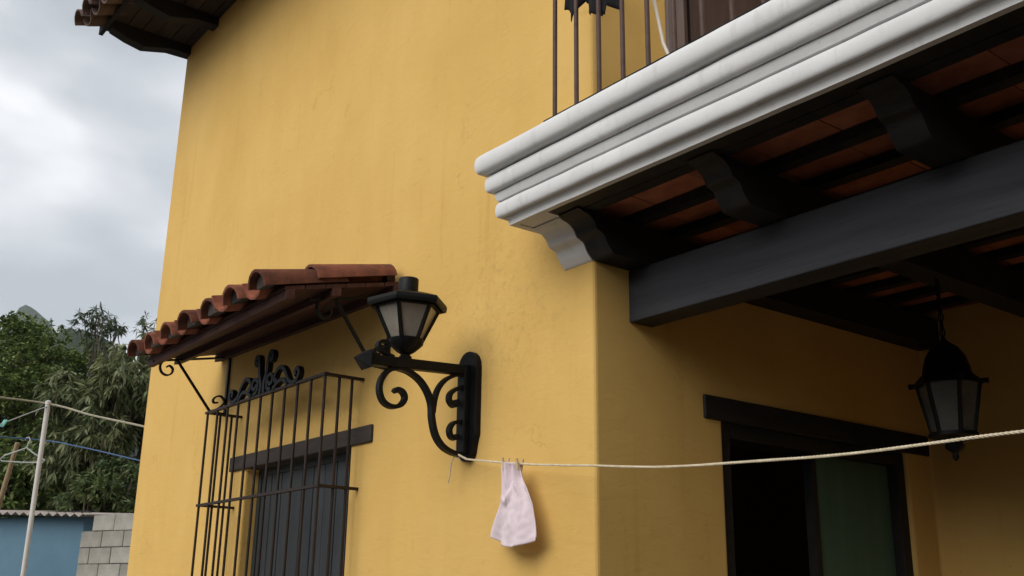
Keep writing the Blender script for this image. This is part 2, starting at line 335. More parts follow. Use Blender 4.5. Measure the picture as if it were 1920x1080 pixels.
sub(MB().box(WX0 + 0.03, WX1 - 0.03, 0.136, 0.15, WZ0 + 0.03, WZ1 - 0.03), 'backing_board', M_SHUTTER, win)

# porch door
door = empty('door'); door.parent = house; door.location = Vector((-0.1, 1.5, 0)) - house.location
sub(MB().box(-0.20, 0.014, 0.645, 2.425, DZ - 0.004, 2.318), 'lintel', M_WOOD, door, bevel=0.006)
for y0 in (DY0 - 0.002, DY1 - 0.068):
    sub(MB().box(-0.18, -0.02, y0, y0 + 0.07, 0.13, DZ - 0.004), 'jamb', M_WOOD, door, bevel=0.004)
sub(MB().box(-0.18, -0.02, DY0 + 0.07, DY1 - 0.07, DZ - 0.07, DZ - 0.005), 'door_head', M_WOOD, door, bevel=0.004)
lf = sub(MB().box(-0.115, -0.075, 1.505, DY1 - 0.069, 0.14, DZ - 0.072), 'door_leaf', M_GREEN, door, bevel=0.004)
sub(MB().box(-0.118, -0.066, 1.485, 1.520, 0.141, DZ - 0.073), 'edge_strip', M_WOOD, lf)
lf2 = sub(MB().box(-0.92, -0.22, 0.85, 0.89, 0.14, DZ - 0.075), 'door_leaf', M_WOOD, door, bevel=0.004); lf2['label'] = 'door leaf swung open into the dark room'

# balcony door (upper)
bd = empty('balcony_door'); bd.parent = house; bd.location = Vector((-0.1, 1.1, 3.25)) - house.location
sub(MB().box(-0.20, 0.012, UY0 - 0.01, UY0 + 0.11, UZ0, UZ1), 'jamb', M_DOORFRAME, bd, bevel=0.005)
sub(MB().box(-0.20, 0.012, UY1 - 0.11, UY1 + 0.01, UZ0, UZ1), 'jamb', M_DOORFRAME, bd, bevel=0.005)
sub(MB().box(-0.20, 0.010, UY0 + 0.112, UY1 - 0.112, UZ1 - 0.1, UZ1 - 0.002), 'door_head', M_DOORFRAME, bd)
for i in range(6):
    w_ = (UY1 - UY0 - 0.224) / 6; y0 = UY0 + 0.112 + i * w_
    sub(MB().box(-0.16, -0.12 + (i % 2) * 0.012, y0 + 0.003, y0 + w_ - 0.003, UZ0 + 0.01, UZ1 - 0.1), 'door_board', M_DOORLEAF, bd, bevel=0.003)

# cornice: moulded profile swept round the balcony edge, mitred at the left end
prof = [(-0.030, 2.952), (0.0, 2.950), (0.004, 2.972), (0.016, 2.980), (0.018, 2.985)]
def arc(c, r, a0, a1, n=9): return [(c[0] + r[0] * abs(math.cos(rad(a0 + (a1 - a0) * i / (n - 1)))) ** 0.55, c[1] + r[1] * math.sin(rad(a0 + (a1 - a0) * i / (n - 1)))) for i in range(n)]
prof += arc((0.020, 3.018), (0.024, 0.037), -82, 80)            # lower roll
prof += [(0.020, 3.056), (0.038, 3.060), (0.045, 3.078), (0.048, 3.094), (0.046, 3.100)]
prof += arc((0.050, 3.138), (0.028, 0.041), -82, 82)            # middle roll
prof += [(0.052, 3.181), (0.062, 3.184)]
prof += arc((0.072, 3.230), (0.040, 0.048), -82, 88)            # upper roll
prof += [(0.030, 3.282), (-0.030, 3.284)]
BX, BY, BE = -0.209, -0.289, 4.9
from mathutils import noise as mnoise
V = []; n = len(prof); NS = 110
for o_, z in prof:                                   # hand-run moulding: never perfectly straight
    V += [(BX - o_, 0.02, z), (BX - o_, BY - o_, z)]
    for k in range(1, NS + 1):
        x = BX - o_ + (BE - BX + o_) * k / NS
        w1 = mnoise.noise(Vector((x * 1.7, z * 3, 0.4))) * 0.0035 + mnoise.noise(Vector((x * 7, z * 9, 3.1))) * 0.0022
        w2 = mnoise.noise(Vector((x * 1.3, z * 2, 9.4))) * 0.0030 + mnoise.noise(Vector((x * 8, z * 8, 5.2))) * 0.0016
        V.append((x, BY - o_ + w1, z + w2))
Q = NS + 2; fs = []
for i in range(n):
    j = (i + 1) % n
    for k in range(Q - 1): fs.append((Q*i + k, Q*i + k + 1, Q*j + k + 1, Q*j + k))
fs += [tuple(Q * i for i in range(n)), tuple(Q * i + Q - 1 for i in range(n))[::-1]]
cm = MB().add(V, fs)
cor = cm.build('cornice', M_WHITE, house, smooth=True)
# white corbel under the cornice beside the corner, same curve as the joist noses
nose = [(-0.185, 2.952), (-0.165, 2.944), (-0.135, 2.936), (-0.108, 2.915), (-0.092, 2.888), (-0.070, 2.878), (-0.052, 2.868), (-0.034, 2.835), (-0.004, 2.803)]
nose = [(v.x, v.y) for v in spline([Vector(q) for q in nose], 4)]
MB().prism_x(nose + [(0.01, 2.800), (0.01, 2.954)], -0.182, -0.006).build('corbel', M_WHITE, house, smooth=True)
MB().box(BX + 0.024, BE, BY + 0.022, 2.45, 3.06, 3.280).build('balcony_slab', M_SLAB, house)
# joists with carved noses
jn = [(-0.175, 2.962), (-0.172, 2.995 - 0.035)] 
for k in range(7):
    x0 = -0.004 + 0.004 + 0.7145 * k
    if x0 > 4.6: break
    yz = [(-0.195, 2.953)] + nose[1:] + [(0.03, 2.800), (2.45, 2.800), (2.45, 2.958), (-0.195, 2.958)]
    MB().prism_x(yz, x0 + (0.001 if k == 0 else 0), x0 + 0.125).build('joist', M_WOOD, house, smooth=True)
MB().box(0.0, 4.6, 0.20, 0.335, 2.567, 2.797).build('porch_beam', M_BEAM, house, bevel=0.006)['label'] = 'grey black painted beam carrying the joists across the porch opening'
# ceiling: battens and bricks
ceil = empty('porch_ceiling'); ceil.parent = house; ceil.location = Vector((2.3, 1.0, 3.0)) - house.location
by = -0.165
rows = []
while by < 2.4:
    sub(MB().box(0.0, 4.6, by, by + 0.058, 2.958, 2.998), 'batten', M_WOOD, ceil); rows.append(by); by += 0.265
bme = MB().box(-0.147, 0.147, -0.1295, 0.1295, 0, 0.035).mesh('brick'); bme.materials.append(M_BRICK)
for r_ in rows:
    for i in range(16):
        x = -0.03 + 0.15 + i * 0.3 + (0.0 if rows.index(r_) % 2 == 0 else -0.06)
        if x < 0.02 or x > 4.5: continue
        o = link_mesh('brick', bme, None, ceil); o.location = Vector((x, r_ + 0.029 + 0.1325, 2.9985 + random.uniform(0, 0.004))) - Vector((2.3, 1.0, 3.0))
        o.rotation_euler = (random.uniform(-.01, .01), random.uniform(-.012, .012), random.uniform(-.008, .008))
MB().box(0.0, 4.6, -0.2, 2.45, 3.043, 3.058).build('mortar_bed', M_SLAB, ceil)
MB().box(0.0, BE, BY + 0.022, -0.166, 2.961, 3.059).build('front_board', M_WOOD, house)
MB().box(BX + 0.024, -0.001, BY + 0.022, 0.01, 2.9565, 3.059).build('cornice_soffit', M_WHITE, house)

# roof with eave: brackets, soffit boards, fascia, tiles
roof = empty('roof'); roof.parent = house; roof.location = Vector((-2.5, 2.5, ZR)) - house.location
EV = -0.72
for i in range(10):
    x0 = -5.43 + i * 0.62
    yz = [(0.10, 6.115), (-0.19, 6.105), (-0.41, 6.045), (-0.56, 6.075), (-0.69, 6.118), (-0.70, 6.198), (0.10, 6.198)]
    sub(MB().prism_x(yz, x0, x0 + 0.11), 'eave_bracket', M_WOOD, roof, bevel=0.005)
for i in range(6):
    y0 = EV + 0.02 + i * 0.128
    sub(MB().box(-5.55, 0.75, y0 + 0.003, y0 + 0.124, 6.199, 6.222), 'soffit_board', M_LINTEL, roof, bevel=0.002)
sub(MB().box(-5.57, 0.77, EV - 0.02, EV + 0.016, 6.150, 6.245), 'fascia', M_WOOD, roof, bevel=0.004)
RS = 0.36
sub(MB().prism_x([(EV - 0.02, 6.247), (2.56, 6.247 + RS * 3.3), (2.56, 6.21), (0.05, 6.21), (0.05, 6.224), (EV - 0.02, 6.224)], -5.55, 0.75)
    .prism_x([(5.84, 6.247), (5.84, 6.224), (2.561, 6.21), (2.561, 6.247 + RS * 3.3)], -5.55, 0.75), 'roof_deck', M_LINTEL, roof)
def tile_mesh(name, mat, L=0.44, r0=0.105, r1=0.085, th=0.013, up=True, n=9):
    """barrel tile from y=0 (low end) to y=L; cover when up else channel"""
    vs = []
    for y, r in ((0.0, r0), (L, r1)):
        for rr in (r, r - th):
            for j in range(n):
                a = math.pi * j / (n - 1); vs.append((rr * math.cos(a), y, rr * math.sin(a) * 0.92))
    if not up: vs = [(x, y, -z) for x, y, z in vs]
    fs = []
    for j in range(n - 1):
        fs += [(j, j+1, 2*n+j+1, 2*n+j), (n+j, 3*n+j, 3*n+j+1, n+j+1), (j, n+j, n+j+1, j+1), (2*n+j, 2*n+j+1, 3*n+j+1, 3*n+j)]
    fs += [(0, 2*n, 3*n, n), (n-1, 2*n-1, 4*n-1, 3*n-1)]
    me = MB().add(vs, fs).mesh(name); me.materials.append(mat); smooth_by_angle(me, 60); return me
def lay(me, name, parent, x, y, z, slope, yaw=0.0, roll=0.0, sc=1.0):
    o = link_mesh(name, me, None, parent)
    p = parent; off = Vector((0, 0, 0))
    while p: off += p.location; p = p.parent
    o.location = Vector((x, y, z)) - off; o.rotation_euler = (slope, roll, yaw); o.scale = (sc, sc, sc); return o
tc_old = tile_mesh('cover_tile', M_OLDTILE); tb_old = tile_mesh('channel_tile', M_OLDTILE, up=False)
sl = math.atan(RS)
for i in range(28):
    x = -5.50 + i * 0.228
    for c in range(3):
        d = c * 0.37; y = EV - 0.20 + d * math.cos(sl); z = 6.135 + d * math.sin(sl) + c * 0.012
        lay(tc_old, 'cover_tile', roof, x + random.uniform(-.01, .01), y + random.uniform(-.02, .02), z + 0.05, sl - 0.03, random.uniform(-.03, .03), random.uniform(-.03, .03))
        lay(tb_old, 'channel_tile', roof, x + 0.114, y + 0.02, z + 0.065, sl - 0.03)
# stuff: the tiles farther up the slope, out of sight from the yard
ft = MB()
for i in range(28):
    x = -5.50 + i * 0.228
    y0, z0 = EV - 0.20 + 1.11 * math.cos(sl), 6.30 + 1.11 * math.sin(sl)
    ft.tube([(x, y0, z0), (x, 2.56, 6.30 + RS * 3.48)], 0.10, 8)
    ft.tube([(x, 5.95, 6.28), (x, 2.56, 6.30 + RS * 3.48)], 0.10, 8)
tag(ft.build('upper_tile_rows', M_OLDTILE, roof, smooth=True), kind='stuff')

# ------------------------------------------------------------------ window awning
aw = empty('window_awning', (-2.7, 0, 3.0))
tag(aw, 'small red clay tiled awning projecting from the wall over the barred window', 'awning')
AX0, AX1 = -3.93, -1.50
def sh(x): return -0.045 * (x - AX0) / (AX1 - AX0)                  # it sags a little to one end
def fy(x): return -0.655 - 0.15 * (x - AX0) / (AX1 - AX0)           # front edge not quite parallel to the wall
SA = 0.235
def az(x, y): return 3.095 + sh(x) + SA * y
# soffit boards (along the wall), ledger and front batten
nbd = 6
for i in range(nbd):
    a, b_ = i / nbd, (i + 1) / nbd - 0.008
    vs = []
    for x in (AX0 + 0.03, AX1 - 0.02):
        for t_ in (a, b_):
            y = 0.0 + t_ * (fy(x) + 0.12)
            vs += [(x, y, az(x, y)), (x, y, az(x, y) + 0.02)]
    sub(MB().add(vs, [(0,1,3,2), (4,6,7,5), (0,2,6,4), (1,5,7,3), (0,4,5,1), (2,3,7,6)]), 'soffit_board', M_SOFFIT, aw)
def slat(y0f, w, h0, h1, name):
    vs = []
    for x in (AX0 + 0.02, AX1 - 0.01):
        for y in (y0f(x), y0f(x) + w): vs += [(x, y, az(x, y) + h0), (x, y, az(x, y) + h1)]
    sub(MB().add(vs, [(0,1,3,2), (4,6,7,5), (0,2,6,4), (1,5,7,3), (0,4,5,1), (2,3,7,6)]), name, M_SOFFIT, aw, bevel=0.003)
slat(lambda x: -0.055, 0.06, -0.050, -0.001, 'ledger')
slat(lambda x: fy(x) * 0.52, 0.05, -0.045, -0.001, 'purlin')
slat(lambda x: fy(x) + 0.13, 0.05, -0.050, -0.001, 'front_batten')
CT = tile_mesh('cover_tile', M_TILE, 0.47, 0.100, 0.084, 0.016); CH = tile_mesh('channel_tile', M_TILE, 0.47, 0.118, 0.130, 0.016, up=False)
plug = MB(); pa = [(0.082 * math.cos(rad(a)), 0.072 * math.sin(rad(a))) for a in range(0, 181, 20)]; pn = len(pa)
plug.add([(x, 0.045, z) for x, z in pa] + [(x * .98, 0.10, z * .98) for x, z in pa], [tuple(range(pn)), tuple(range(2*pn-1, pn-1, -1))] + [(i, i+pn, (i+1) % pn + pn, (i+1) % pn) for i in range(pn)])
PLUG = plug.mesh('mortar_plug'); PLUG.materials.append(M_PLUG)
sa = math.atan(SA)
for i in range(7):
    x = -3.80 + i * 0.3675
    L = -fy(x); 
    for c, yy in enumerate((fy(x) - 0.0, -0.485)):
        z = az(x, yy) + 0.034 + 0.014 * c + random.uniform(-.004, .004)
        if c == 0: lay(PLUG, 'mortar_plug', aw, x, yy, z, sa + 0.02)
        lay(CT, 'cover_tile', aw, x + random.uniform(-.012, .012), yy + random.uniform(-.015, .015), z, sa + 0.015 + random.uniform(-.012, .012), random.uniform(-.045, .045), random.uniform(-.09, .09), random.uniform(0.96, 1.05))
    if i < 6:
        for c, yy in enumerate((fy(x) + 0.01, -0.485)):
            z = az(x, yy) + 0.118 + 0.012 * c
            lay(CH, 'channel_tile', aw, x + 0.184, yy + random.uniform(-.02, .02), z, sa + 0.01, random.uniform(-.04, .04), random.uniform(-.06, .06))
    # (short filler cover between the wide covers sits in the channel)
AX1 -= 0.09; slat(lambda x: -0.050, 0.052, 0.021, 0.085, 'mortar_fillet'); AX1 += 0.09
# iron brackets
def strap(parent, x, pts, t=0.006, h=0.011, name='scroll', mat=M_IRON, sub_=6):
    p = [(x, a, b) for a, b in spline([Vector((q[0], q[1], 0)).xy for q in pts], sub_)] if sub_ else [(x, a, b) for a, b in pts]
    return MB().tube(p, t, flat=((1, 0, 0), h)).build(name, mat, parent, smooth=False)
for bx, dz, dy in ((-3.75, 0.0, 0.0), (-1.62, -0.040, 0.045)):
    br = empty('bracket'); br.parent = aw; br.location = Vector((bx, 0, 2.8)) - aw.location
    q = lambda L: [(min(a + dy * (-a / 0.5), -0.004), b + dz) for a, b in L]
    strap(br, bx, q([(-0.004, 3.045), (-0.545, 2.938)]), 0.006, 0.012, 'top_bar', sub_=0)
    strap(br, bx, q([(-0.010, 2.63), (-0.010, 3.05)]), 0.007, 0.012, 'wall_bar', sub_=0)
    strap(br, bx, q([(-0.375, 2.965), (-0.118, 2.653)]), 0.006, 0.011, 'brace', sub_=0)
    strap(br, bx, q([(-0.375, 2.965), (-0.41, 2.966), (-0.445, 2.960), (-0.48, 2.938), (-0.489, 2.902), (-0.471, 2.868), (-0.437, 2.857), (-0.408, 2.874), (-0.403, 2.905), (-0.427, 2.923), (-0.445, 2.912)]), 0.0055, 0.011)
    strap(br, bx, q([(-0.118, 2.653), (-0.06, 2.680), (-0.022, 2.725), (-0.040, 2.760), (-0.073, 2.762), (-0.100, 2.738), (-0.094, 2.715), (-0.067, 2.718)]), 0.0055, 0.011)
    strap(br, bx, q([(-0.118, 2.653), (-0.008, 2.645)]), 0.006, 0.011, 'foot_bar', sub_=0)

# ------------------------------------------------------------------ window grille
gr = empty('window_grille', (-2.68, -0.1, 0.9))
tag(gr, 'dark iron box grille with scroll crest projecting in front of the shuttered window', 'window grille')
GX0, GX1, GY = -3.478, -1.882, -0.235
GT, GM = 2.590, 1.996
bar_r = 0.0085
def bar(x, y, z0=0.86, z1=GT): MB().tube([(x, y, z0), (x, y, z1)], bar_r, 8).build('bar', M_RUSTIRON, gr, smooth=True)
for i in range(11): bar(GX0 + (GX1 - GX0) * i / 10, GY)
for x in (GX0, GX1):
    for y in (-0.148, -0.070): bar(x, y)
for z in (GT, GM, 1.43, 0.90):
    MB().tube([(GX0 - 0.02, GY, z), (GX1 + 0.02, GY, z)], 0.0075, flat=((0, 1, 0), 0.012)).build('rail', M_RUSTIRON, gr)
    for x in (GX0, GX1): MB().tube([(x, GY + 0.013, z), (x, 0.02, z)], 0.0075, flat=((1, 0, 0), 0.012)).build('side_rail', M_RUSTIRON, gr)
CXG = -2.65
def xstrap(pts, t=0.011, h=0.016, name='crest_scroll'):
    p = [(CXG + v.x, GY, GT + v.y) for v in spline([Vector(q) for q in pts], 6)]
    MB().tube(p, t, flat=((0, 1, 0), h)).build(name, M_IRON, gr)
for s in (-1, 1):
    xstrap([(s*0.030, 0.005), (s*0.020, 0.06), (s*0.050, 0.13), (s*0.060, 0.19), (s*0.075, 0.235), (s*0.105, 0.240), (s*0.118, 0.215), (s*0.100, 0.195), (s*0.085, 0.208)], 0.015)
    xstrap([(s*0.075, 0.070), (s*0.105, 0.045), (s*0.135, 0.060), (s*0.130, 0.095), (s*0.095, 0.105), (s*0.060, 0.080), (s*0.070, 0.030), (s*0.120, 0.010)])
    xstrap([(s*0.200, 0.060), (s*0.175, 0.050), (s*0.165, 0.085), (s*0.200, 0.120), (s*0.250, 0.125), (s*0.300, 0.090), (s*0.345, 0.035), (s*0.40, 0.010), (s*0.450, 0.020), (s*0.475, 0.055), (s*0.455, 0.085), (s*0.425, 0.070), (s*0.435, 0.045)], 0.012)
    xstrap([(s*0.15, 0.006), (s*0.20, 0.035), (s*0.26, 0.050), (s*0.30, 0.035), (s*0.33, 0.006)])

# ------------------------------------------------------------------ wall lantern
wlx = -0.857
wlant = empty('wall_lantern', (wlx, 0, 2.3))
tag(wlant, 'black iron wall lantern on a scrolled arm beside the window awning', 'wall lantern')
# back plate with rounded ends
pp = []
for a in range(0, 181, 20): pp.append((wlx + 0.078 * math.cos(rad(a)), 2.475 + 0.085 * math.sin(rad(a))))
pp += [(wlx - 0.078, 2.16), (wlx - 0.066, 2.13)]
for a in range(200, 341, 20): pp.append((wlx + 0.055 * math.cos(rad(a)), 2.085 + 0.045 * math.sin(rad(a))))
pp += [(wlx + 0.066, 2.13), (wlx + 0.078, 2.16)]
n = len(pp)
MB().add([(x, -0.030, z) for x, z in pp] + [(x, 0.005, z) for x, z in pp], [tuple(range(n)), tuple(range(2*n-1, n-1, -1))] + [(i, i+n, (i+1) % n + n, (i+1) % n) for i in range(n)]).build('back_plate', M_IRON, wlant, bevel=0.004)
MB().box(wlx - 0.030, wlx + 0.030, -0.062, -0.028, 2.075, 2.49).build('plate_rib', M_IRON, wlant, bevel=0.006)
MB().tube([(wlx, -0.02, 2.466), (wlx, -0.56, 2.440)], 0.0, flat=((1, 0, 0), 0.024)) if False else None
MB().tube([(wlx, -0.025, 2.466), (wlx, -0.565, 2.438)], 0.023, flat=((1, 0, 0), 0.023)).build('arm', M_IRON, wlant, bevel=0.004)
MB().add([(wlx-.043, -.572, 2.395), (wlx+.043, -.572, 2.395), (wlx+.043, -.572, 2.481), (wlx-.043, -.572, 2.481), (wlx, -.640, 2.437), (wlx, -.528, 2.440)],
         [(0,1,4),(1,2,4),(2,3,4),(3,0,4),(0,5,1),(1,5,2),(2,5,3),(3,5,0)]).build('arm_tip', M_IRON, wlant, bevel=0.002)
def ls(pts, t=0.0085, h=0.016, name='scroll'): strap(wlant, wlx, pts, t, h, name)
ls([(-0.400, 2.425), (-0.435, 2.416), (-0.468, 2.397), (-0.496, 2.355), (-0.501, 2.310), (-0.481, 2.264), (-0.439, 2.245), (-0.393, 2.255), (-0.369, 2.288), (-0.381, 2.317), (-0.412, 2.326), (-0.424, 2.312)], 0.0095)
ls([(-0.423, 2.424), (-0.355, 2.414), (-0.295, 2.384), (-0.250, 2.335), (-0.226, 2.279), (-0.219, 2.216), (-0.198, 2.146), (-0.160, 2.100), (-0.110, 2.076), (-0.058, 2.068)], 0.010, 0.018, 'brace')
ls([(-0.060, 2.446), (-0.100, 2.434), (-0.154, 2.404), (-0.192, 2.356), (-0.210, 2.298), (-0.216, 2.243)])
ls([(-0.058, 2.385), (-0.095, 2.368), (-0.124, 2.342), (-0.127, 2.312), (-0.104, 2.290), (-0.082, 2.300), (-0.086, 2.322)])
ls([(-0.058, 2.222), (-0.100, 2.210), (-0.121, 2.178), (-0.112, 2.147), (-0.088, 2.140), (-0.076, 2.158)])
ls([(-0.440, 2.468), (-0.485, 2.482), (-0.518, 2.500), (-0.512, 2.526), (-0.483, 2.533), (-0.466, 2.515), (-0.480, 2.503)], 0.007)
# lantern head
LC = (wlx, -0.374); HR = rad(12)
def ring(r, z, n=6, rot=HR, c=LC): return [Vector((c[0] + r * math.cos(rot + 2*math.pi*j/n), c[1] + r * math.sin(rot + 2*math.pi*j/n), z)) for j in range(n)]
MB().lathe([(0.022, 2.452), (0.030, 2.480), (0.020, 2.490), (0.045, 2.505), (0.078, 2.535), (0.082, 2.560), (0.074, 2.562)], LC, 12).build('lantern_cup', M_IRON, wlant, smooth=True)
body = empty('lantern_body'); body.parent = wlant; body.location = Vector((LC[0], LC[1], 2.62)) - wlant.location
b0, b1 = ring(0.074, 2.558), ring(0.148, 2.712)
for j in range(6):
    MB().tube([b0[j], b1[j]], 0.0115, 6).build('rib', M_IRON, body)
    k = (j + 1) % 6; c0 = Vector((LC[0], LC[1], 0))
    pts = [b0[j], b0[k], b1[k], b1[j]]; inn = []
    for p in pts: d = Vector((LC[0] - p.x, LC[1] - p.y, 0)).normalized(); inn.append(p + d * 0.006)
    MB().add([p.lerp(sum(pts, Vector()) / 4, 0.03) for p in pts] + [p.lerp(sum(inn, Vector()) / 4, 0.03) for p in inn], [(0,1,2,3), (7,6,5,4), (0,4,5,1), (1,5,6,2), (2,6,7,3), (3,7,4,0)]).build('pane', M_FROST, body)
MB().lathe([(0.012, 2.562), (0.014, 2.60), (0.028, 2.63), (0.032, 2.655), (0.022, 2.68), (0.004, 2.69)], LC, 12).build('bulb', M_BULB, body, smooth=True)
MB().lathe([(0.138, 2.700), (0.162, 2.700), (0.162, 2.716), (0.138, 2.716)], LC, 6, HR).build('top_ring', M_IRON, body)
MB().lathe([(0.186, 2.706), (0.190, 2.722), (0.188, 2.738), (0.120, 2.762), (0.056, 2.782), (0.05, 2.782), (0.10, 2.750), (0.176, 2.728), (0.178, 2.706)], LC, 6, HR).build('cap', M_IRON, wlant, bevel=0.003)
MB().lathe([(0.047, 2.775), (0.047, 2.845), (0.044, 2.850), (0.0, 2.852)], LC, 16).build('chimney', M_IRON, wlant, smooth=True)

# ------------------------------------------------------------------ pendant lantern under the porch
PC = (0.785, 1.305)
pl_ = empty('pendant_lantern', (PC[0], PC[1], 2.0))
tag(pl_, 'black hanging porch lantern with pale glass panes on a short chain', 'hanging lantern')
pz = lambda py: 2.26 - (py - 760) * 0.00220
z_ = 2.80; k = 0
link_prev = None
for k in range(9):
    zc = 2.795 - k * 0.034
    if zc < pz(650): break
    pts = []
    for a in range(0, 361, 45):
        u_ = 0.011 * math.cos(rad(a)); w_ = 0.021 * math.sin(rad(a))
        pts.append((PC[0] + (u_ if k % 2 else 0), PC[1] + (0 if k % 2 else u_), zc + w_))
    MB().tube(pts, 0.0032, 6).build('chain_link', M_IRON, pl_, smooth=True)
MB().lathe([(0.006, 2.54), (0.012, 2.525), (0.028, 2.510), (0.058, 2.488), (0.082, 2.450), (0.095, 2.405), (0.100, 2.375), (0.122, 2.355), (0.136, 2.338), (0.138, 2.326), (0.09, 2.33)], PC, 12).build('cap', M_IRON, pl_, smooth=True)
MB().tube([(PC[0], PC[1], 2.50), (PC[0], PC[1], 2.80)], 0.003, 6).build('cable', M_IRON, pl_)
for j in range(6):
    a = rad(20 + 60 * j); x, y = PC[0] + 0.138 * math.cos(a), PC[1] + 0.138 * math.sin(a)
    MB().tube([(x - 0.02 * math.cos(a), y - 0.02 * math.sin(a), 2.335), (x + 0.022 * math.cos(a), y + 0.022 * math.sin(a), 2.334)], [0.009, 0.013], 8).build('knob', M_IRON, pl_)
pb = empty('lantern_body'); pb.parent = pl_; pb.location = Vector((PC[0], PC[1], 2.2)) - pl_.location
b0, b1 = ring(0.082, pz(824), 6, rad(20), PC), ring(0.126, 2.332, 6, rad(20), PC)
for j in range(6):
    MB().tube([b0[j], b1[j]], 0.009, 6).build('rib', M_IRON, pb)
    k = (j + 1) % 6; pts = [b0[j], b0[k], b1[k], b1[j]]; inn = [p + Vector((PC[0] - p.x, PC[1] - p.y, 0)).normalized() * 0.005 for p in pts]
    MB().add([p.lerp(sum(pts, Vector()) / 4, 0.03) for p in pts] + [p.lerp(sum(inn, Vector()) / 4, 0.03) for p in inn], [(0,1,2,3), (7,6,5,4), (0,4,5,1), (1,5,6,2), (2,6,7,3), (3,7,4,0)]).build('pane', M_FROST2, pb)
zb = pz(824)
MB().lathe([(0.012, zb), (0.014, zb + 0.05), (0.026, zb + 0.075), (0.030, zb + 0.10), (0.022, zb + 0.122), (0.004, zb + 0.132)], PC, 12).build('bulb', M_BULB, pl_, smooth=True)
MB().lathe([(0.060, zb + 0.006), (0.098, zb + 0.004), (0.100, zb - 0.012), (0.060, zb - 0.026), (0.030, zb - 0.034), (0.040, zb - 0.048), (0.036, zb - 0.062), (0.012, zb - 0.078), (0.013, zb - 0.098), (0.004, zb - 0.112)], PC, 12).build('bottom_finial', M_IRON, pl_, smooth=True)

# ------------------------------------------------------------------ balcony railing
rl = empty('balcony_railing', (2.2, -0.36, 3.28))
tag(rl, 'brown iron balcony railing of thin upright bars along the cornice edge', 'railing')
RY = -0.345
MB().box(0.10, 4.85, RY - 0.016, RY + 0.016, 3.274, 3.298).build('bottom_rail', M_IRON, rl)
MB().box(0.10, 4.85, RY - 0.018, RY + 0.018, 4.19, 4.215).build('top_rail', M_RAIL, rl)
for z0, z1 in ((3.274, 3.298), (4.19, 4.215)):
    MB().box(0.102, 0.132, RY + 0.017, 0.13, z0, z1).build('return_rail', M_RAIL, rl)
    MB().box(-0.01, 0.101, 0.100, 0.128, z0, z1).build('return_rail', M_RAIL, rl)
bmx = MB().tube([(0, 0, 0), (0, 0, 0.90)], 0.0095, 8).mesh('bar'); bmx.materials.append(M_RAIL); smooth_by_angle(bmx)
for i in range(36):
    x = 0.154 + 0.1325 * i
    if x > 4.83: break
    o = link_mesh('bar', bmx, None, rl); o.location = Vector((x, RY, 3.295)) - rl.location
# black garment over the railing
def cloth(name, mat, xs_top, zt, outline, y0, fold, nx=26, nz=30, thick=0.004, seed=1):
    """outline(v) -> (x0, x1) at v in 0..1 down the cloth; bottom(u) -> z"""
    vs = []; fs = []
    for j in range(nz + 1):
        v = j / nz
        for i in range(nx + 1):
            u = i / nx; x0, x1 = outline(v); zb_ = xs_top(u)
            z = zt(u) + (zb_ - zt(u)) * v
            vs.append((x0 + (x1 - x0) * u, y0 + fold(u, v), z))
    for j in range(nz):
        for i in range(nx): a = j * (nx + 1) + i; fs.append((a, a + 1, a + nx + 2, a + nx + 1))
    me = bpy.data.meshes.new(name); me.from_pydata(vs, [], fs); me.materials.append(mat)
    for p in me.polygons: p.use_smooth = True
    o = bpy.data.objects.new(name, me); COL.objects.link(o)
    s = o.modifiers.new('thick', 'SOLIDIFY'); s.thickness = thick; s.offset = 0
    return o
def gz(u):
    x = 0.17 + 0.31 * u
    if x < 0.275: return 3.80 - 0.09 * max(0.0, 1 - abs(x - 0.228) / 0.045)
    if x < 0.288: return 3.79
    return 3.735 - 0.62 * (x - 0.288) + (0.045 if x > 0.435 else 0.0)
gar = cloth('black_garment', M_BLACKCLOTH, gz, lambda u: 4.222, lambda v: (0.17, 0.48), RY + 0.045, lambda u, v: (0.014 * math.sin(u * 21) + 0.008 * math.sin(u * 9 + v * 4)) * (0.35 + v), 60, 24)
tag(gar, 'black garment hung over the balcony railing', 'garment')
cd = MB().tube([(0.640, RY + 0.025, 4.205), (0.652, RY + 0.035, 3.9), (0.678, RY + 0.045, 3.6), (0.715, RY + 0.05, 3.40), (0.76, RY + 0.05, 3.288)], 0.0065, 6).build('cord', M_CORD)
tag(cd, 'thin white cord hanging inside the balcony railing', 'cord')

# ------------------------------------------------------------------ clothesline from the wall lantern
U = Vector((0.9979, -0.0647)); R0 = Vector((-0.80, -0.06))
def rz(s): return 2.043 - 0.1625 * s + 0.0315 * s * s
def rp(s): return (R0.x + U.x * s, R0.y + U.y * s, rz(s))
rope = empty('clothesline', rp(2.5)); tag(rope, 'cream rope clothesline tied to the wall lantern and crossing the porch front', 'clothesline')
for k3 in range(3):
    hx = []
    for i in range(0, 741):
        s_ = 5.2 * i / 740; a3 = 2 * math.pi * (s_ / 0.042 + k3 / 3); p_ = Vector(rp(s_)); nx_ = Vector((-U.y, U.x, 0))
        sag = 0.003 * math.sin(s_ * 3.1) + 0.002 * math.sin(s_ * 7.7 + 1)
        hx.append(p_ + nx_ * (0.0025 * math.cos(a3)) + Vector((0, 0, 0.0025 * math.sin(a3) + sag * min(1, s_))))
    MB().tube(hx, 0.0026, 5).build('rope_strand', M_ROPE, rope, smooth=True)
MB().tube(spline([(-0.80, -0.06, 2.043), (-0.835, -0.075, 2.062), (-0.87, -0.078, 2.078), (-0.915, -0.06, 2.085), (-0.93, -0.02, 2.07), (-0.90, -0.012, 2.05)], 5), 0.0052, 8).build('knot', M_ROPE, rope, smooth=True)
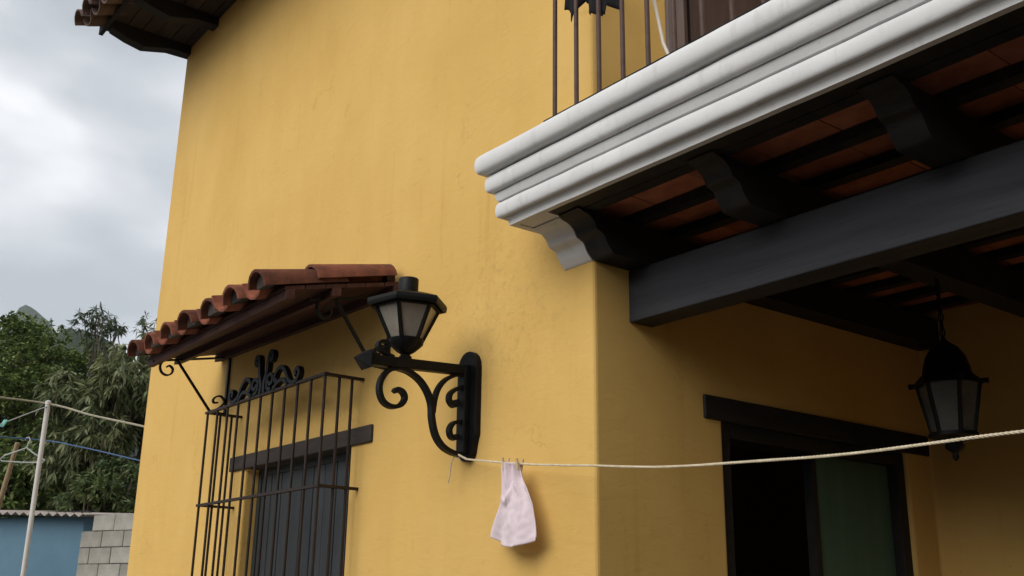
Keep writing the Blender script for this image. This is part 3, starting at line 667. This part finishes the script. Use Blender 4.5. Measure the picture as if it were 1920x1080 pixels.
MB().tube(spline([(-0.862, -0.078, 2.068), (-0.885, -0.085, 2.03), (-0.905, -0.075, 1.985), (-0.925, -0.072, 1.945)], 4), 0.0032, 6).build('rope_tail', M_ROPE, rope, smooth=True)
post = MB().tube([(rp(5.2)[0], rp(5.2)[1], -0.05), (rp(5.2)[0], rp(5.2)[1], 2.15)], 0.035, 12).build('clothes_post', M_POLE, smooth=True)
tag(post, 'painted clothes post holding the far end of the porch clothesline', 'post')
# pink cloth
sc_ = 0.36; px, py, pz0 = rp(sc_)
from mathutils import noise as mnoise
def mathnoise(u, v): return mnoise.noise(Vector((u * 5, v * 6, 2.3))) + 0.5 * mnoise.noise(Vector((u * 12, v * 13, 7.1)))
def sstep(a, b, x): x = min(1, max(0, (x - a) / (b - a))); return x * x * (3 - 2 * x)
def pout(v):
    l = -0.500 + 0.004 * v - 0.078 * sstep(0.42, 1.05, v); r = -0.372 + 0.075 * sstep(0, 0.6, v) + 0.034 * sstep(0.4, 1, v)
    return (l, r)
def ptop(u): return pz0 + 0.010 - 0.016 * u - 0.006 * abs(math.sin(u * 9))
def pbot(u): return 1.688 * (1 - u) * (1 - 2 * u) + 1.640 * 4 * u * (1 - u) * 1.0 + 1.674 * u * (2 * u - 1)
def pfold(u, v):
    ed = sstep(0, 0.14, u) * sstep(1, 0.9, u)
    pleat = (abs(math.sin(u * 8.2 + 0.5 + 0.5 * v)) ** 0.7 - 0.5) * 0.034 * (1 - 0.55 * v)
    wave = 0.020 * math.sin(u * 6.5 + 2.2 - 1.2 * v) * v + 0.006 * math.sin(u * 17 + 5 * v)
    cv = 0.50 - 1.9 * (u - 0.10) ** 2; d = v - cv                    # a slack fold sweeping down from the right peg to the left edge
    sw = math.exp(-(d / 0.045) ** 2) * sstep(0.62, 0.25, u) - 0.5 * math.exp(-((d - 0.08) / 0.05) ** 2) * sstep(0.5, 0.2, u)
    return (pleat + wave - 0.013 * sw + 0.006 * mathnoise(u, v)) * (0.25 + 0.75 * ed) - 0.008
pk = cloth('pink_cloth', M_PINK, pbot, ptop, pout, py, pfold, 48, 60, 0.003)
tag(pk, 'small pale pink cloth pegged on the clothesline near the house corner', 'cloth')
for s, lab in ((0.318, 'wooden peg holding the pink cloth at the lantern side'), (0.425, 'wooden peg holding the pink cloth at the corner side')):
    x, y, z = rp(s)
    pg = empty('clothes_peg', (x, y, z))
    for d in (-1, 1):
        MB().add([(x - .006, y + d*.004, z - .028), (x + .006, y + d*.004, z - .028), (x + .006, y + d*.013, z + .020), (x - .006, y + d*.013, z + .020),
                  (x - .006, y + d*.011, z - .028), (x + .006, y + d*.011, z - .028), (x + .006, y + d*.020, z + .020), (x - .006, y + d*.020, z + .020)],
                 [(0,1,2,3), (4,7,6,5), (0,4,5,1), (1,5,6,2), (2,6,7,3), (3,7,4,0)]).build('prong', M_PEG, pg)
    tag(pg, lab, 'clothes peg', 'pegs on the pink cloth')

# ------------------------------------------------------------------ back yard
def ray(x, y): return RT * ((x - 960) / 1960.13) + UP * (-(y - 540) / 1960.13) + FW
def at(x, y, dep): return CAM + ray(x, y) * dep
pt = at(90, 757, 10)
pole = empty('line_pole', (pt.x, pt.y, 0)); tag(pole, 'slim grey white pole carrying the washing lines behind the house', 'pole')
MB().tube([(pt.x, pt.y, -0.1), (pt.x, pt.y, pt.z + 0.02)], 0.023, 12).build('shaft', M_POLE, pole, smooth=True)
MB().lathe([(0.027, pt.z - 0.01), (0.028, pt.z + 0.02), (0.016, pt.z + 0.03)], (pt.x, pt.y), 10).build('cap', M_POLE, pole, smooth=True)
def line(name, pts, r, mat, label, cat='washing line'):
    return tag(MB().tube(spline(pts, 6), r, 6).build(name, mat, smooth=True), label, cat)
L2 = at(-330, 760, 8.8)                                  # a second pole outside the picture takes the other line ends
pole2 = tag(MB().tube([(L2.x, L2.y, -0.1), (L2.x, L2.y, 3.45)], 0.028, 12).build('line_pole', M_POLE, smooth=True), 'second washing line pole standing farther out in the yard', 'pole')
def end2(py, dep=8.8): return Vector((L2.x, L2.y, at(-330, py, dep).z))
def to_house(p, q): k = (-5.40 - q.x) / (q.x - p.x); return q + (q - p) * k      # run on to the side wall of the house
bb = at(262, 798, 9.2); el = end2(684)
line('washing_line', [el, el.lerp(pt, 0.5) - Vector((0, 0, .03)), pt, (pt + bb) / 2 - Vector((0, 0, .01)), bb, to_house(pt, bb)], 0.010, M_OLDROPE, 'cream rope washing line running over the grey white pole')
p1, p2, p3, p4 = end2(800), at(52, 823, 10.3), at(150, 838, 10.0), at(255, 862, 9.6)
line('washing_line', [p1, p2, p3, p4, to_house(p3, p4)], 0.0065, M_BLUELINE, 'blue washing line with a hanger on it')
q1, q2 = at(88, 762, 9.97), end2(930)
line('washing_line', [q1, (q1 + q2) / 2 - Vector((0, 0, 0.02)), q2], 0.006, M_HANGER, 'thin pale line slanting down from the pole top')
c = q1.lerp(q2, 0.203) - Vector((0, 0, 0.013))
pg = MB()
for d in (-1, 1):
    pg.tube([c + Vector((0, 0, 0.03)) + RT * (0.022 + d * 0.008), c - Vector((0, 0, 0.03)) + RT * (-0.014 + d * 0.007)], 0.011, 6)
tag(pg.build('clothes_peg', M_TURQ), 'turquoise plastic peg clipped on the thin pale line', 'clothes peg')
hk = at(53, 823, 10.3); hz = Vector((0, 0, 1)); hr = Vector((RT.x, RT.y, 0)).normalized()
def hp(x, y): return hk + hr * ((x - 53) * 0.00526) - hz * ((y - 823) * 0.0055)
hg = MB().tube([hp(48, 826), hp(50, 821), hp(54, 820), hp(57, 824), hp(55, 832), hp(52, 839), hp(34, 846), hp(14, 853), hp(6, 860), hp(10, 863), hp(50, 865), hp(86, 865), hp(90, 861), hp(80, 855), hp(66, 848), hp(53, 839)], 0.0075, 6).build('clothes_hanger', M_HANGER, smooth=True)
tag(hg, 'pale wire clothes hanger on the blue line beside the pole', 'hanger')
s0, s1 = at(33, 830, 10.8), at(-45, 1090, 10.6)
s2 = s1 + (s1 - s0) * (s1.z / (s0.z - s1.z)) * 1.03
tag(MB().tube([s0, s1, s2], 0.024, 10, 0.032).build('prop_stick', M_STICK, smooth=True), 'leaning brown wooden prop stick by the washing lines', 'stick')

# blue shed
SL, SR = at(-130, 950, 15.0), at(160, 966, 14.0); SL.z = SR.z = 0
sd = (SR - SL).normalized(); sn = Vector((-sd.y, sd.x, 0))
if sn.dot(SL - CAM) < 0: sn = -sn           # away from the camera
shed = empty('shed', (SL + SR) / 2); tag(shed, 'low grey blue painted shed with pale corrugated roof', 'shed')
def sbox(a0, a1, d0, d1, z0, z1, mb=None):
    mb = mb or MB(); q = [SL + sd * a + sn * d for a, d in ((a0, d0), (a1, d0), (a1, d1), (a0, d1))]
    return mb.add([(p.x, p.y, z) for z in (z0, z1) for p in q], [(0,3,2,1), (4,5,6,7), (0,1,5,4), (1,2,6,5), (2,3,7,6), (3,0,4,7)])
LN = (SR - SL).length
sbox(0, LN, 0, 3.0, 0, 2.50).build('wall', M_BLUE, shed, bevel=0.01)
sbox(-0.1, LN + 0.14, -0.10, -0.04, 2.505, 2.56).build('roof_beam', M_WOOD, shed)
rb = MB(); nn_ = 90; vs = []
for i in range(nn_ + 1):
    a = -0.25 + (LN + 0.45) * i / nn_; w_ = 0.022 * math.sin(i * math.pi / 2 * 1.0)
    tilt = -0.10 * a / LN
    for d, zz in ((-0.22, 2.605), (3.2, 2.86)):
        p = SL + sd * a + sn * d
        vs += [(p.x, p.y, zz + w_ + tilt), (p.x, p.y, zz + w_ + tilt - 0.012)]
fs = []
for i in range(nn_):
    k = 4 * i; fs += [(k, k+4, k+6, k+2), (k+1, k+3, k+7, k+5), (k, k+1, k+5, k+4), (k+2, k+6, k+7, k+3)]
rb.add(vs, fs).build('roof_sheet', M_SHEET, shed)

# concrete block wall
BL, BR = at(163, 990, 13.4), at(330, 990, 12.6); BL.z = BR.z = 0
bdv = (BR - BL).normalized(); bn = Vector((-bdv.y, bdv.x, 0))
bwall = empty('block_wall', (BL + BR) / 2); tag(bwall, 'unpainted grey concrete block wall between shed and yellow house', 'wall')
ang = math.atan2(bdv.y, bdv.x)
blk = MB().box(0.0, 0.388, -0.075, 0.075, 0.0, 0.188).mesh('block'); blk.materials.append(M_BLOCK)
for r_ in range(12):
    for i in range(6):
        s = i * 0.4 - (0.2 if r_ % 2 else 0.0)
        if r_ == 11 and i == 0: continue
        if r_ % 2 and i == 0:
            o = link_mesh('block', blk, None, bwall); o.scale = (0.48, 1, 1); s = 0.0
        else: o = link_mesh('block', blk, None, bwall)
        p = BL + bdv * (s + 0.006); o.location = Vector((p.x, p.y, r_ * 0.2 + 0.06 + random.uniform(-.002, .002))) - bwall.location; o.rotation_euler = (random.uniform(-.006, .006), 0, ang + random.uniform(-.006, .006))
mq = [BL + bdv * s + bn * d for s, d in ((0.012, -0.060), (2.3, -0.060), (2.3, 0.060), (0.012, 0.060))]
MB().add([(p.x, p.y, z) for z in (0.0, 2.26) for p in mq], [(0,3,2,1), (4,5,6,7), (0,1,5,4), (1,2,6,5), (2,3,7,6), (3,0,4,7)]).build('mortar', M_MORTAR, bwall)

# ------------------------------------------------------------------ trees
def leaves(rng, clusters, per, L, Wd, droop, spread):
    """long folded leaves hung in tufts; clusters = [(centre, radius)]"""
    v = []; f = []
    for c, r in clusters:
        tufts = max(1, int(per / 9))
        for _ in range(tufts):
            d = Vector((rng.gauss(0, 1), rng.gauss(0, 1), rng.gauss(0, 1))).normalized()
            tp = c + Vector((d.x, d.y, d.z * 0.8)) * r * (rng.random() ** 0.4)
            ax = (d + Vector((0, 0, 0.5))).normalized()
            for k in range(9):
                a = Vector((rng.gauss(0, 1), rng.gauss(0, 1), rng.gauss(0, 0.6))).normalized()
                dirv = (a * spread + ax * 0.5 + Vector((0, 0, -droop))).normalized()
                l = L * rng.uniform(0.65, 1.2); w = Wd * rng.uniform(0.75, 1.2)
                sd_ = dirv.cross(Vector((rng.gauss(0, .5), rng.gauss(0, .5), 1))).normalized()
                mid = tp + dirv * l * 0.5 + Vector((0, 0, -0.03 * l)); tip = tp + dirv * l + Vector((0, 0, -droop * 0.22 * l))
                b = len(v); v += [tuple(tp), tuple(mid + sd_ * w), tuple(tip), tuple(mid - sd_ * w)]
                f += [(b, b + 1, b + 2), (b, b + 2, b + 3)]
    return v, f
def tree(name, label, base, crown, n_cl, per, L, Wd, droop, mat, seed, trunk_r=0.16, spread=0.8, clr=(0.5, 0.9), shell=0.55, group=None):
    """crown = list of (centre, (rx,ry,rz)) ellipsoids"""
    rng = random.Random(seed); t = empty(name, base); tag(t, label, 'tree', group)
    cls = []; tw = MB(); B = Vector(base); cc = sum((Vector(c) for c, _ in crown), Vector()) / len(crown)
    fork = B.lerp(cc, 0.55); fork.z = max(B.z + 0.8, min(fork.z, cc.z - 0.3))
    tw.tube(spline([B - Vector((0, 0, 0.1)), B.lerp(fork, 0.5) + Vector((rng.uniform(-.12, .12), rng.uniform(-.12, .12), 0)), fork], 5), trunk_r, 9, trunk_r * 0.6)
    for ci, (c, rr) in enumerate(crown):
        c = Vector(c); m = max(3, int(n_cl * (rr[0] * rr[1] * rr[2]) ** 0.66 / sum((q[1][0] * q[1][1] * q[1][2]) ** 0.66 for q in crown)))
        for i in range(m):
            d = Vector((rng.gauss(0, 1), rng.gauss(0, 1), rng.gauss(0, 1))).normalized(); s = shell + (1 - shell) * rng.random()
            p = c + Vector((d.x * rr[0], d.y * rr[1], d.z * rr[2])) * s
            if p.z < B.z + 0.4: p.z = B.z + 0.4 + rng.random() * 0.6
            cls.append((p, rng.uniform(*clr)))
            if i % 3 == 0:
                md = fork.lerp(p, 0.5) + Vector((rng.uniform(-.2, .2), rng.uniform(-.2, .2), 0.12 * (p - fork).length))
                tw.tube(spline([fork, md, p], 4), trunk_r * 0.36, 6, 0.008)
    tk = tw.build('trunk', M_BARK, t, smooth=True)
    v, f = leaves(rng, cls, per, L, Wd, droop, spread)
    me = bpy.data.meshes.new('crown'); me.from_pydata(v, [], f); me.materials.append(mat)
    link_mesh('crown', me, mat, t)
    return t
def gp(x, y, dep): p = at(x, y, dep); return (p.x, p.y, 0.0)
tree('broad_tree', 'broad dense dark green tree rising behind the blue shed', gp(40, 900, 26), [(at(-60, 780, 26), (3.3, 3.3, 2.2)), (at(30, 715, 26), (1.7, 1.7, 1.5)), (at(125, 755, 24.5), (1.1, 1.1, 1.1)), (at(95, 850, 25), (1.5, 1.5, 1.7)), (at(-70, 668, 26.5), (1.6, 1.6, 1.0)), (at(20, 900, 25), (2.2, 2.0, 1.2)), (at(50, 640, 25.5), (1.0, 1.0, 0.6)), (at(112, 680, 25), (0.8, 0.8, 0.6))],
     200, 520, 0.105, 0.032, 0.25, M_LEAF_DARK, 11, 0.3, 0.9, (0.3, 0.6), 0.6)
tree('mango_tree', 'mango tree with long drooping leaves against the yellow house edge', gp(215, 900, 18.5), [(at(195, 760, 18.5), (1.0, 1.0, 1.05)), (at(270, 800, 18.8), (1.3, 1.3, 1.4)), (at(170, 850, 18.2), (0.75, 0.75, 0.75)), (at(340, 720, 19.5), (1.3, 1.3, 1.1))],
     95, 190, 0.23, 0.026, 0.85, M_LEAF_MANGO, 23, 0.17, 0.7, (0.2, 0.45), 0.5)
tree('slender_tree', 'slender tree with thin loose crown showing above the dense trees', gp(196, 900, 21), [(at(190, 606, 21), (0.34, 0.34, 0.30)), (at(157, 606, 21), (0.18, 0.18, 0.2)), (at(224, 610, 21), (0.17, 0.17, 0.26)), (at(268, 608, 21.3), (0.09, 0.09, 0.26)), (at(192, 648, 21), (0.18, 0.18, 0.16))],
     58, 18, 0.16, 0.016, 0.6, M_LEAF_TALL, 5, 0.05, 0.8, (0.08, 0.17), 0.4)
tree('round_bush', 'rounded light green bush above the grey block wall', gp(205, 900, 15.2), [(at(205, 905, 15.2), (0.42, 0.42, 0.36)), (at(165, 935, 15.4), (0.35, 0.35, 0.3)), (at(235, 935, 15.2), (0.3, 0.3, 0.3))],
     34, 170, 0.12, 0.020, 0.4, M_LEAF_BUSH, 9, 0.06, 0.8, (0.12, 0.22), 0.6)
tree('broad_tree', 'low dark leafy tree filling the gap between shed roof and washing lines', gp(90, 950, 18.5), [(at(60, 905, 18.8), (1.3, 1.1, 0.75)), (at(140, 880, 18.9), (0.8, 0.8, 0.8)), (at(0, 890, 19), (0.9, 0.9, 0.7))],
     60, 260, 0.16, 0.032, 0.4, M_LEAF_DARK, 31, 0.12, 0.9, (0.25, 0.5), 0.55)

# ------------------------------------------------------------------ hills
from mathutils import noise as mnoise
def hill(name, centre, rx, ry, h, peak, seed, nx=70, ny=70, rough=0.25, axis=None):
    ax = axis.normalized(); ay = Vector((-ax.y, ax.x, 0)); v = []; f = []
    for j in range(ny + 1):
        for i in range(nx + 1):
            u, w = i / nx * 2 - 1, j / ny * 2 - 1
            rr_ = u * u + w * w; k = max(0.0, 1 - (math.sqrt(rr_) if peak > 0 else rr_)); hh = k ** abs(peak) * h
            q = Vector((u * 4 + seed, w * 4, seed)); hh += k * h * rough * (mnoise.fractal(q, 0.9, 2.0, 6) )
            p = Vector(centre) + ax * (u * rx) + ay * (w * ry)
            v.append((p.x, p.y, max(-3, hh - 2)))
    for j in range(ny):
        for i in range(nx): a = j * (nx + 1) + i; f.append((a, a + 1, a + nx + 2, a + nx + 1))
    me = bpy.data.meshes.new(name); me.from_pydata(v, [], f); me.materials.append(M_HILL)
    for p in me.polygons: p.use_smooth = True
    o = link_mesh(name, me, M_HILL); tag(o, kind='structure'); return o
HX = Vector((RT.x, RT.y, 0))
mc = at(38, 566, 1500)
hill('mountain', (mc.x, mc.y, 0), 620, 620, mc.z - 22, 1.02, 3.1, 150, 150, 0.12, HX)
hc = at(160, 640, 420)
hill('hill', (hc.x, hc.y, 0), 62, 110, hc.z + 2, -1.3, 8.2, 90, 90, 0.07, HX)

# ------------------------------------------------------------------ unseen house behind the camera, added to keep the porch dark
nh = empty('added_shade_house', (2.5, -11, 0)); tag(nh, 'plain grey rendered single storey house added unseen across the yard to shade the porch', 'house')
NX0, NX1, NY0, NY1, NZ = -3.5, 10.5, -13.0, -7.0, 3.5
wxs = [-2.0, 0.8, 3.6, 6.4]
nxs = sorted([NX0, NX0 + .25, NX1 - .25, NX1] + [v for w in wxs for v in (w, w + 1.2)])
def nfill(x, y, z):
    if any(w < x < w + 1.2 for w in wxs) and y > NY1 - .25 and 1.0 < z < 2.2: return False
    return x < NX0 + .25 or x > NX1 - .25 or y < NY0 + .25 or y > NY1 - .25
voxel(nxs, [NY0, NY0 + .25, NY1 - .25, NY1], [0, 1.0, 2.2, NZ], nfill).build('wall', M_MORTAR, nh)
for w in wxs:
    for z0 in (1.0,):
        wf = MB().box(w, w + .06, NY1 - .16, NY1 - .08, z0, z0 + 1.2).box(w + 1.14, w + 1.2, NY1 - .16, NY1 - .08, z0, z0 + 1.2).box(w + .06, w + 1.14, NY1 - .16, NY1 - .08, z0, z0 + .06).box(w + .06, w + 1.14, NY1 - .16, NY1 - .08, z0 + 1.14, z0 + 1.2).build('window', M_LINTEL, nh)
        MB().box(w + .055, w + 1.145, NY1 - .13, NY1 - .12, z0 + .055, z0 + 1.145).build('pane', M_SHUTTER, wf)
MB().prism_x([(NY0 - .5, NZ), (NY1 + .5, NZ), (NY1 + .5, NZ + .12), ((NY0 + NY1) / 2, NZ + 1.0), (NY0 - .5, NZ + .12)], NX0 - .4, NX1 + .4).build('roof', M_OLDTILE, nh)

# ------------------------------------------------------------------ haze: humid air that fades the far hills
hzb = MB().box(-2400, 900, -900, 900, -6, 470).mesh('haze')
hzm = bpy.data.materials.new('haze_air'); hzm.use_nodes = True; ht = hzm.node_tree; ht.nodes.clear()
ho = N(ht, 'ShaderNodeOutputMaterial'); hv = N(ht, 'ShaderNodeVolumePrincipled'); hv.inputs['Color'].default_value = (0.82, 0.88, 0.96, 1); hv.inputs['Density'].default_value = 0.00013
ht.links.new(hv.outputs[0], ho.inputs['Volume']); hzb.materials.append(hzm)
tag(link_mesh('haze', hzb, hzm), kind='stuff')
